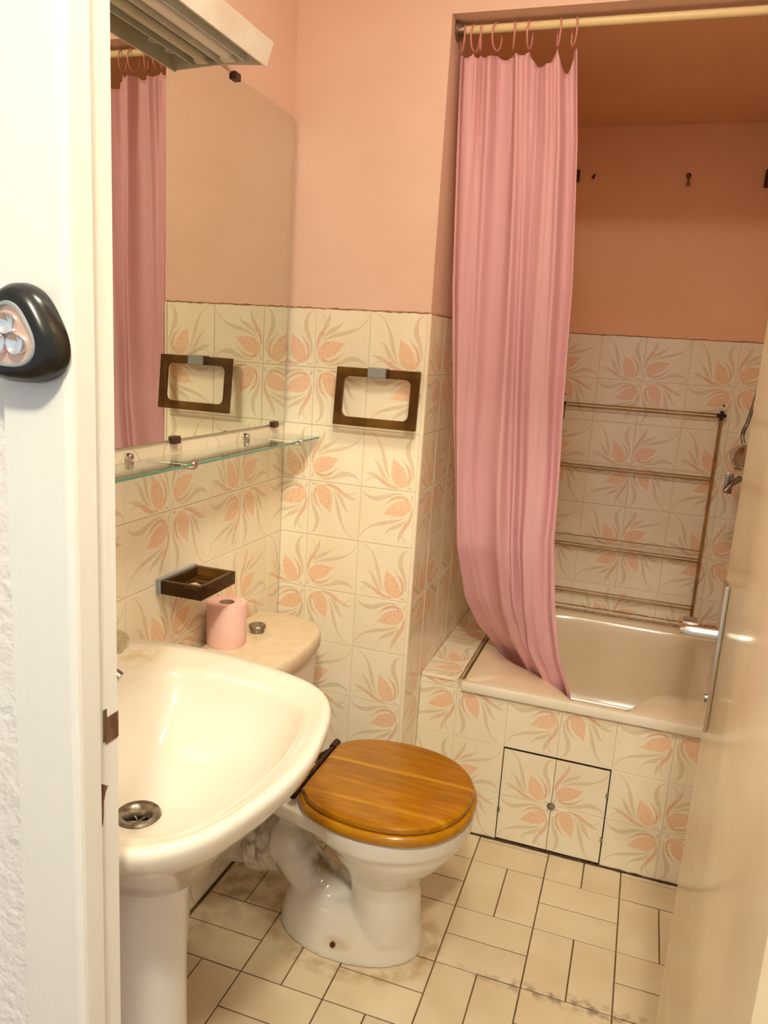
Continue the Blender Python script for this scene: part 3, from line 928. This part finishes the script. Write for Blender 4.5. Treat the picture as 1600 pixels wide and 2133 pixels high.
# taps on the basin: one mixer body, spout, two acrylic knobs
tap = empty('mixer_tap', (0.085, YW, ZBS), 'chrome basin mixer tap with clear acrylic knob on the washbasin', 'tap')
G().box(0.065, 0.108, YW - 0.125, YW + 0.125, ZBS + 0.003, ZBS + 0.030, 0.006).lathe([(0.02, 0), (0.018, 0.05), (0.012, 0.058)], frame((0.087, YW, ZBS + 0.02), (0, 0, 1)), 20).build('tap_body', M['chrome'], tap, True)
G().tube([(0.095, YW + 0.012, ZBS + 0.040), (0.13, YW + 0.022, ZBS + 0.062), (0.165, YW + 0.030, ZBS + 0.066), (0.186, YW + 0.034, ZBS + 0.052)], [0.012, 0.011, 0.0105, 0.011], 16).build('spout', M['chrome_dull'], tap, True)
for sy in (-1, 1):
    kp = G().lathe([(0.010, -0.03), (0.010, 0.0), (0.018, 0.002), (0.0205, 0.008), (0.0205, 0.022), (0.017, 0.030), (0.0, 0.031)], frame((0.104, YW + sy * 0.122, ZBS + 0.054), (0.5, sy * 0.2, 1)), 10)
    kp.build('acrylic_knob', M['acrylic'], tap, False)

# ------------------------------------------------------------------ mirror
mir = empty('mirror', (0, -0.48, 1.188), 'large frameless wall mirror above the glass shelf', 'mirror')
MY0, MY1, MZ0, MZ1 = -0.95, -0.012, 1.188, 1.943
G().box(0.0015, 0.0055, MY0, MY1, MZ0, MZ1).build('backing', M['mirror_edge'], mir)
G().add([(0.0058, MY0, MZ0), (0.0058, MY1, MZ0), (0.0058, MY1, MZ1), (0.0058, MY0, MZ1)], [(0, 1, 2, 3)]).build('mirror_glass', M['mirror_glass'], mir)
for y, z in ((-0.522, MZ0), (-0.072, MZ0), (-0.306, MZ1), (-0.90, MZ0)):
    G().box(0.0015, 0.014, y - 0.012, y + 0.012, z - 0.009, z + 0.007, 0.002).build('clip', M['brown_clip'], mir)

# glass shelf with its clips
shelf = empty('glass_shelf', (0.05, -0.42, 1.155), 'clear glass shelf on chrome clips under the mirror', 'shelf')
G().box(0.012, 0.1085, -0.86, -0.012, 1.1545, 1.1595).build('glass_plate', M['glass'], shelf)
G().box(0.1086, 0.1095, -0.86, -0.012, 1.1545, 1.1595).build('glass_front_edge', M['glass_edge'], shelf)
for y in (-0.672, -0.221):
    G().lathe([(0.0075, 0), (0.0075, 0.010), (0.006, 0.012), (0, 0.012)], frame((0.001, y, 1.168), (1, 0, 0)), 14).tube([(0.006, y, 1.168), (0.012, y, 1.160), (0.014, y, 1.150)], 0.004, 8).build('wall_clip', M['chrome'], shelf, True)
for y in (-0.615, -0.135):
    gg = G().tube([(0.003, y, 1.149), (0.06, y, 1.150), (0.10, y, 1.150), (0.112, y, 1.151)], 0.0035, 10)
    gg.lathe([(0.0, 0), (0.0075, 0), (0.009, 0.003), (0.0075, 0.006), (0, 0.006)], frame((0.110, y, 1.158), (1, 0, 0)), 16, False, False)
    gg.build('bracket', M['chrome'], shelf, True)

# ------------------------------------------------------------------ light fitting above the mirror
fit = empty('light_fitting', (0.06, -0.64, 1.94), 'unlit white fluorescent strip light fitting above the mirror', 'light fitting')
LY0, LY1 = -0.95, -0.368
prof = [(0.004, 1.945), (0.004, 1.988), (0.100, 1.988), (0.127, 1.979), (0.113, 1.935), (0.109, 1.935), (0.122, 1.976), (0.099, 1.984), (0.008, 1.984), (0.008, 1.945)]
G().rings([[Vector((x, y, z)) for x, z in prof] for y in (LY0, LY1)]).build('housing', M['fitting_white'], fit)
G().box(0.0085, 0.060, LY0 + 0.004, LY1 - 0.004, 1.979, 1.9835).box(0.064, 0.068, LY0 + 0.004, LY1 - 0.004, 1.945, 1.9835).build('reflector', M['fitting_inside'], fit)
for y in (LY0 + 0.002, LY1):
    G().rings([[Vector((x, yy, z)) for x, z in [(0.006, 1.944), (0.006, 1.985), (0.099, 1.985), (0.124, 1.977), (0.111, 1.938)]] for yy in (y - 0.003, y)]).build('end_cap', M['fitting_white'], fit)
G().tube([(0.036, LY0 + 0.03, 1.956), (0.036, LY1 - 0.03, 1.956)], 0.013, 20).build('tube', M['tube_glass'], fit, True)
for y in (LY0 + 0.022, LY1 - 0.022):
    G().box(0.022, 0.050, y - 0.010, y + 0.010, 1.942, 1.979, 0.003).build('lamp_holder', M['fitting_white'], fit)
for y in (LY1 - 0.045, LY1 - 0.10):
    G().lathe([(0.010, 0), (0.014, 0.0), (0.014, 0.01), (0.010, 0.01), (0.010, 0)], frame((0.090, y, 1.958), (0, 0, 1)), 18, False, False).build('starter_socket', M['tube_glass'], fit, True)

# ------------------------------------------------------------------ soap dish
dish = empty('soap_dish', (0.05, -0.51, 0.87), 'smoky brown plastic soap dish with soap residue on left wall', 'soap dish')
dy0, dy1 = -0.580, -0.438
G().box(0.001, 0.011, dy0, dy1, 0.868, 0.902, 0.0015).build('wall_plate', M['clear_plastic'], dish)
gd = G().box(0.0112, 0.108, dy0 + 0.002, dy1 - 0.001, 0.870, 0.878, 0.0015)
gd.box(0.0112, 0.108, dy0 + 0.002, dy0 + 0.014, 0.876, 0.899, 0.0015).box(0.0112, 0.108, dy1 - 0.013, dy1 - 0.001, 0.876, 0.899, 0.0015)
gd.box(0.096, 0.108, dy0 + 0.0145, dy1 - 0.0135, 0.876, 0.899, 0.0015).box(0.0112, 0.020, dy0 + 0.0145, dy1 - 0.0135, 0.876, 0.899, 0.0015)
gd.build('tray', M['smoke_plastic'], dish)
rs = spline([(0.04, -0.535), (0.06, -0.55), (0.085, -0.53), (0.09, -0.50), (0.07, -0.485), (0.065, -0.51), (0.045, -0.50)], 3)
G().rings([[Vector((p.x, p.y, z)) for p in rs] for z in (0.8782, 0.8800)]).build('soap_residue', M['soap_residue'], dish)
for i in range(4):
    y = -0.552 + i * 0.027
    G().box(0.030, 0.088, y, y + 0.006, 0.878, 0.882, 0.001).build('rib', M['smoke_plastic'], dish)

# ------------------------------------------------------------------ towel ring on back wall
tr = empty('towel_ring', (0.27, -0.02, 1.33), 'rectangular smoky brown plastic towel ring on back wall tiles', 'towel ring')


def rrect(x0, x1, z0, z1, r, n=6):
    out = []
    for cx, cz, a0 in ((x1 - r, z1 - r, 0), (x0 + r, z1 - r, pi / 2), (x0 + r, z0 + r, pi), (x1 - r, z0 + r, 1.5 * pi)):
        for k in range(n + 1):
            a = a0 + k / n * pi / 2
            out.append((cx + r * cos(a), cz + r * sin(a)))
    return out


RO = rrect(0.158, 0.380, 1.200, 1.346, 0.002)
RI = rrect(0.178, 0.358, 1.222, 1.324, 0.016)
tilt = 0.10
pt = lambda x, z, y: Vector((x, y - (1.346 - z) * tilt, z))
fr = [[pt(x, z, -0.020) for x, z in RO], [pt(x, z, -0.029) for x, z in RO], [pt(x, z, -0.029) for x, z in RI], [pt(x, z, -0.020) for x, z in RI], [pt(x, z, -0.020) for x, z in RO]]
G().rings(fr, False, False).build('ring_frame', M['smoke_plastic'], tr)
G().box(0.243, 0.291, -0.036, -0.0005, 1.323, 1.349, 0.002).build('bracket', M['clear_plastic'], tr)

# ------------------------------------------------------------------ shower curtain, rod, rings
RZ, RY = 2.137, 0.052
rod = empty('curtain_rod', ((XS + XR) / 2, RY, RZ), 'cream shower curtain rod across the bath alcove', 'curtain rod')
G().tube([(XS + 0.004, RY, RZ), (XR - 0.004, RY, RZ)], 0.0095, 16).build('rod', M['rod_cream'], rod, True)
for x, s in ((XS + 0.0005, 1), (XR - 0.0005, -1)):
    G().lathe([(0, 0), (0.022, 0), (0.022, 0.004), (0.014, 0.012), (0.012, 0.02), (0, 0.02)], frame((x, RY, RZ), (s, 0, 0)), 20, False, False).build('flange', M['chrome_dull'], rod, True)

LZ = [0.30, 0.48, 0.58, 0.69, 0.87, 1.2, 1.56, 1.9, 2.1]
LX = [0.60, 0.555, 0.50, 0.468, 0.450, 0.436, 0.412, 0.402, 0.398]
LYv = [0.56, 0.50, 0.40, 0.30, 0.185, 0.10, 0.080, 0.065, 0.055]
RZv = [0.30, 0.48, 0.58, 0.714, 0.916, 1.215, 1.57, 1.89, 2.1]
RX = [0.835, 0.815, 0.778, 0.749, 0.722, 0.713, 0.708, 0.689, 0.668]
RYv = [0.27, 0.215, 0.195, 0.185, 0.170, 0.140, 0.100, 0.080, 0.055]
RING_X = [0.403, 0.432, 0.446, 0.484, 0.524, 0.560, 0.626, 0.660]


def smoothstep(a, b, x):
    t = max(0, min(1, (x - a) / (b - a)))
    return t * t * (3 - 2 * t)


NS, NZ = 260, 120
cv, cfac = [], []
ring_s = [(x - 0.398) / (0.668 - 0.398) for x in RING_X]
for iz in range(NZ + 1):
    tz = iz / NZ
    for i in range(NS + 1):
        s = i / NS
        # scalloped top edge between rings
        sag = 0.0
        for a, b in zip(ring_s[:-1], ring_s[1:]):
            if a <= s <= b:
                q = (s - a) / (b - a)
                dpt = 0.035 if (b - a) > 0.2 else 0.045 if (b - a) > 0.12 and s > 0.8 else 0.012
                sag = dpt * (sin(pi * q)) ** 0.7
        ztop = 2.086 - sag
        z = 0.30 + (ztop - 0.30) * tz
        lx, ly = interp(z, LZ, LX), interp(z, LZ, LYv)
        rx, ry = interp(z, RZv, RX), interp(z, RZv, RYv)
        # gathers: pull folds together near the middle of the drop
        ss = s + 0.012 * sin(2 * pi * s * 2 + 1.3 * z) * smoothstep(2.1, 1.6, z)
        pinch = 0.07 * math.exp(-((z - 1.05) / 0.28) ** 2)
        ss = ss - pinch * sin(2 * pi * (ss - 0.05))
        x = lx + (rx - lx) * ss
        y = ly + (ry - ly) * ss
        top = smoothstep(1.75, 2.08, z)
        wv = s + 0.045 * sin(2 * pi * 1.35 * s + 0.6) + 0.018 * sin(2 * pi * 3.3 * s + 0.7 * z)
        ph = 0.16 * sin(1.3 * z + 2) + 0.05 * sin(4 * z + 5 * s)
        f1 = sin(2 * pi * (6.6 * wv + ph))
        f2 = sin(2 * pi * (3.1 * wv + 0.3 + ph * 0.6))
        f3 = sin(2 * pi * (14.7 * wv + 0.7 * sin(2.3 * z)))
        mod = 0.62 + 0.38 * sin(2 * pi * (1.7 * s + 0.25 * z) + 1.0)
        amp = 0.016 * (1 - 0.45 * smoothstep(1.0, 0.55, z)) * mod
        rid = f1 - 0.25 * f1 * f1
        dsp = amp * rid + 0.010 * f2 + 0.0028 * f3 * (0.25 + 0.75 * top) * (1.3 - mod)
        # fold crossing the lower part from the pinch to the bottom right
        dsp += 0.010 * math.exp(-((s - interp(z, [0.3, 0.5, 0.8, 1.1], [0.8, 0.72, 0.55, 0.47])) / 0.035) ** 2) * smoothstep(1.25, 0.9, z) * (-1)
        # at the very top the cloth is gathered at each ring
        if top > 0:
            g_ = min(abs(s - r_) for r_ in ring_s)
            dsp += top * 0.010 * (math.exp(-(g_ / 0.02) ** 2) - 0.5)
        edge = smoothstep(0, 0.03, s) * smoothstep(1, 0.97, s)
        nx, ny = -(ry - ly), (rx - lx)
        nl = math.hypot(nx, ny)
        fx = x + nx / nl * dsp * (0.4 + 0.6 * edge)
        fy = y + ny / nl * dsp * (0.4 + 0.6 * edge)
        fx = max(fx, XS + 0.004)
        cv.append((fx, fy, z))
for iz in range(NZ):
    for i in range(NS):
        a = iz * (NS + 1) + i
        cfac.append((a, a + 1, a + NS + 2, a + NS + 1))
curtain = obj('shower_curtain', cv, cfac, M['curtain_cloth'], None, True)
tag(curtain, 'pink pleated shower curtain drawn to the left and tucked into the bathtub', 'shower curtain')
sd = curtain.modifiers.new('thick', 'SOLIDIFY')
sd.thickness = 0.0012

ring_me = None
for k, x in enumerate(RING_X):
    if ring_me is None:
        pts = [(0.0, 0.021 * cos(2 * pi * a / 28), 0.029 * sin(2 * pi * a / 28) - 0.018) for a in range(29)]
        rg = G().tube(pts, 0.0021, 8, False)
        ro = rg.build('curtain_ring', M['ring_plastic'], None, True)
        ring_me = ro.data
    else:
        ro = bpy.data.objects.new('curtain_ring', ring_me)
        COL.objects.link(ro)
    ro.location = (x, RY, RZ)
    ro.rotation_euler = (0, 0, radians([24, -14, 10, -20, 12, -8, 16, 22][k]))
    tag(ro, 'pink plastic curtain ring, %s from the left end of the rod' % ['first', 'second', 'third', 'fourth', 'fifth', 'sixth', 'seventh', 'eighth'][k], 'curtain ring', 'pink shower curtain rings on the rod')

# ------------------------------------------------------------------ rack on the alcove back wall
rack = empty('bath_rack', (0.9, 0.965, 0.5), 'amber plastic drying rack with crossbars on the alcove back wall', 'drying rack')
yk = 0.966
for z, dz in ((1.244, 0.010), (1.026, 0.009), (0.770, 0.0), (0.735, 0.010), (0.560, 0.012)):
    for q in ([-dz / 2, dz / 2] if dz else [0]):
        G().tube([(0.605, yk, z + q), (1.158, yk, z + q)], 0.0026 if dz else 0.0020, 8).build('crossbar', M['amber'], rack, True)
G().box(1.154, 1.164, yk - 0.004, yk + 0.006, 0.482, 1.246, 0.002).build('post', M['amber'], rack)
G().box(0.596, 0.606, yk - 0.004, yk + 0.006, 0.482, 1.246, 0.002).build('post', M['amber'], rack)
for x in (0.627, 1.160):
    gg = G().box(x - 0.015, x + 0.015, yk - 0.010, yk + 0.012, 1.240, 1.252, 0.003).box(x - 0.006, x + 0.006, yk - 0.012, yk + 0.014, 1.230, 1.262, 0.003)
    gg.build('clamp', M['black_clamp'], rack)
    G().lathe([(0, 0), (0.0035, 0), (0.0035, 0.002), (0, 0.003)], frame((x + 0.004, YB - 0.0005, 1.278), (0, -1, 0)), 10).build('screw', M['black_clamp'], rack)
G().tube([(0.634, yk - 0.012, 1.244), (0.641, yk - 0.013, 1.23), (0.640, yk - 0.012, 1.205), (0.636, yk - 0.012, 1.178)], 0.0016, 6).build('wire_tail', M['rust'], rack, True)

# ------------------------------------------------------------------ shower mixer on the right wall, mostly behind the door
sm = empty('shower_mixer', (1.24, 0.70, 1.05), 'chrome shower mixer and hose showing beside the door edge', 'shower mixer')
G().lathe([(0, 0), (0.03, 0), (0.028, 0.012), (0.018, 0.016), (0.018, 0.07), (0, 0.07)], frame((XR - 0.001, 0.74, 1.11), (-1, 0, 0)), 24, False, False).build('valve', M['chrome'], sm, True)
G().lathe([(0, 0), (0.028, 0.0), (0.036, 0.012), (0.036, 0.026), (0.024, 0.036), (0, 0.038)], frame((1.225, 0.735, 1.135), (-0.8, -0.3, 0.2)), 20, False, False).build('handwheel', M['chrome'], sm, True)
G().tube([(1.22, 0.72, 1.07), (1.195, 0.70, 1.055), (1.178, 0.69, 1.03)], [0.011, 0.009, 0.008], 12).box(1.176, 1.200, 0.712, 0.722, 1.02, 1.085, 0.003).build('diverter', M['chrome_dull'], sm, True)
G().tube(spline([(1.225, 0.76, 1.16), (1.212, 0.77, 1.20), (1.225, 0.775, 1.26), (1.245, 0.78, 1.40)], 5, False), 0.006, 10).build('hose', M['chrome_dull'], sm, True)

# ------------------------------------------------------------------ leftovers on the alcove wall paint
hk = empty('wall_hook', (0.953, YB, 2.0), 'small dark metal hook on the orange alcove wall', 'hook')
G().lathe([(0, 0), (0.008, 0), (0.008, 0.004), (0, 0.006)], frame((0.953, YB + 0.002, 2.014), (0, -1, 0)), 12, False, False).build('hook_plate', M['bronze'], hk, True)
G().tube([(0.953, YB - 0.002, 2.014), (0.953, YB - 0.012, 2.004), (0.954, YB - 0.016, 1.992), (0.954, YB - 0.010, 1.982)], [0.004, 0.004, 0.005, 0.007], 8).build('hook_arm', M['chrome_dull'], hk, True)
sr = empty('screw', (0.650, YB, 2.012), 'rusty bent screw on alcove wall beside the curtain', 'screw')
G().tube([(0.652, YB + 0.002, 2.020), (0.651, YB - 0.008, 2.016), (0.648, YB - 0.012, 2.006)], [0.003, 0.004, 0.0055], 8).build('screw_shank', M['rust'], sr, True)
st = G().rings([[Vector((0.6475 + a, y, 2.0 + b)) for a, b in [(-0.003, 0.004), (0.003, 0.004), (0.002, -0.012), (-0.002, -0.012)]] for y in (YB + 0.0032, YB + 0.0026)]).build('rust_stain', M['rust'], sr)
bk = empty('wall_bracket', (1.190, YB, 2.0), 'rusty brown bracket on alcove wall at the right picture edge', 'bracket')
G().box(1.183, 1.196, YB - 0.012, YB + 0.002, 1.975, 2.03, 0.002).build('bracket_plate', M['rust'], bk)
G().tube([(1.189, YB - 0.012, 2.02), (1.189, YB - 0.028, 2.012), (1.189, YB - 0.03, 1.995)], 0.004, 8).build('bracket_hook', M['rust'], bk, True)
bk2 = empty('wall_bracket', (0.596, YB, 2.0), 'dark rusty bracket half hidden behind the right curtain edge', 'bracket')
G().box(0.588, 0.602, YB - 0.010, YB + 0.002, 1.995, 2.035, 0.002).build('bracket_plate', M['rust'], bk2)

# ------------------------------------------------------------------ push light on the door frame
pk = empty('push_light', (0.424, YH - 0.011, 1.39), 'black rounded triangular push light with three lamps on door frame', 'push light')


def tri2(r, n=60):
    out = []
    for i in range(n):
        a = 2 * pi * i / n
        q = r * (1 + 0.085 * cos(3 * (a - pi / 2)))
        out.append((q * cos(a), q * sin(a)))
    return out


PKX, PKZ, PKY = 0.4265, 1.3885, YH - 0.0105
pr_ = lambda r, dy: [Vector((PKX + x, PKY - dy, PKZ + z)) for x, z in tri2(r)]
G().rings([pr_(0.0395, 0), pr_(0.0405, 0.005), pr_(0.0395, 0.014), pr_(0.036, 0.021), pr_(0.031, 0.0245), pr_(0.0265, 0.025), pr_(0.0260, 0.0235)], True, False).build('case', M['black_plastic'], pk, True, 50)
G().rings([pr_(0.0265, 0.0245), pr_(0.0255, 0.0262), pr_(0.0235, 0.0262), pr_(0.0225, 0.0225)], False, False).build('bezel', M['clear_plastic'], pk, True)
G().rings([pr_(0.0238, 0.0222), pr_(0.0236, 0.0228)], True, True).build('reflector', M['reflector'], pk)
for a in (90, 210, 330):
    lx_, lz_ = PKX + 0.0105 * cos(radians(a)), PKZ + 0.0105 * sin(radians(a))
    G().lathe([(0.0, 0.001), (0.003, 0.0018), (0.0062, 0.004), (0.0082, 0.0055), (0.0086, 0.0045), (0.0086, 0.0)], frame((lx_, PKY - 0.0228, lz_), (0, -1, 0)), 20, False, False).build('lamp', M['led_lens'], pk, True)

# ------------------------------------------------------------------ hall ceiling lamp (the light source)
lamp = empty('hall_lamp', (1.02, -2.25, 2.62), 'round white glass ceiling lamp in the hall behind the viewer', 'ceiling lamp')
G().lathe([(0.0, -0.13), (0.035, -0.123), (0.065, -0.10), (0.08, -0.065), (0.07, -0.025), (0.05, 0.0)], frame((1.02, -2.25, 2.60), (0, 0, 1)), 32, False, False).build('shade', M['lamp_glow'], lamp, True)
G().lathe([(0.0, 0.0), (0.075, 0.0), (0.075, 0.019), (0.0, 0.019)], frame((1.02, -2.25, 2.60), (0, 0, 1)), 32, False, False).build('ceiling_plate', M['fitting_white'], lamp)

# ------------------------------------------------------------------ fill lamp added on the bathroom ceiling to brighten the room
lamp_fill = empty('fill_lamp', (0.78, -1.02, ZC), 'added round fill lamp out of view on the bathroom ceiling', 'ceiling lamp')
G().lathe([(0.0, -0.014), (0.08, -0.0135), (0.13, -0.011), (0.148, -0.005), (0.15, 0.0)], frame((0.78, -1.02, ZC - 0.02), (0, 0, 1)), 32, False, False).build('shade', M['fill_lamp_glow'], lamp_fill, True)
G().lathe([(0.0, 0.0), (0.16, 0.0), (0.16, 0.0195), (0.0, 0.0195)], frame((0.78, -1.02, ZC - 0.02), (0, 0, 1)), 32, False, False).build('ceiling_plate', M['fitting_white'], lamp_fill)
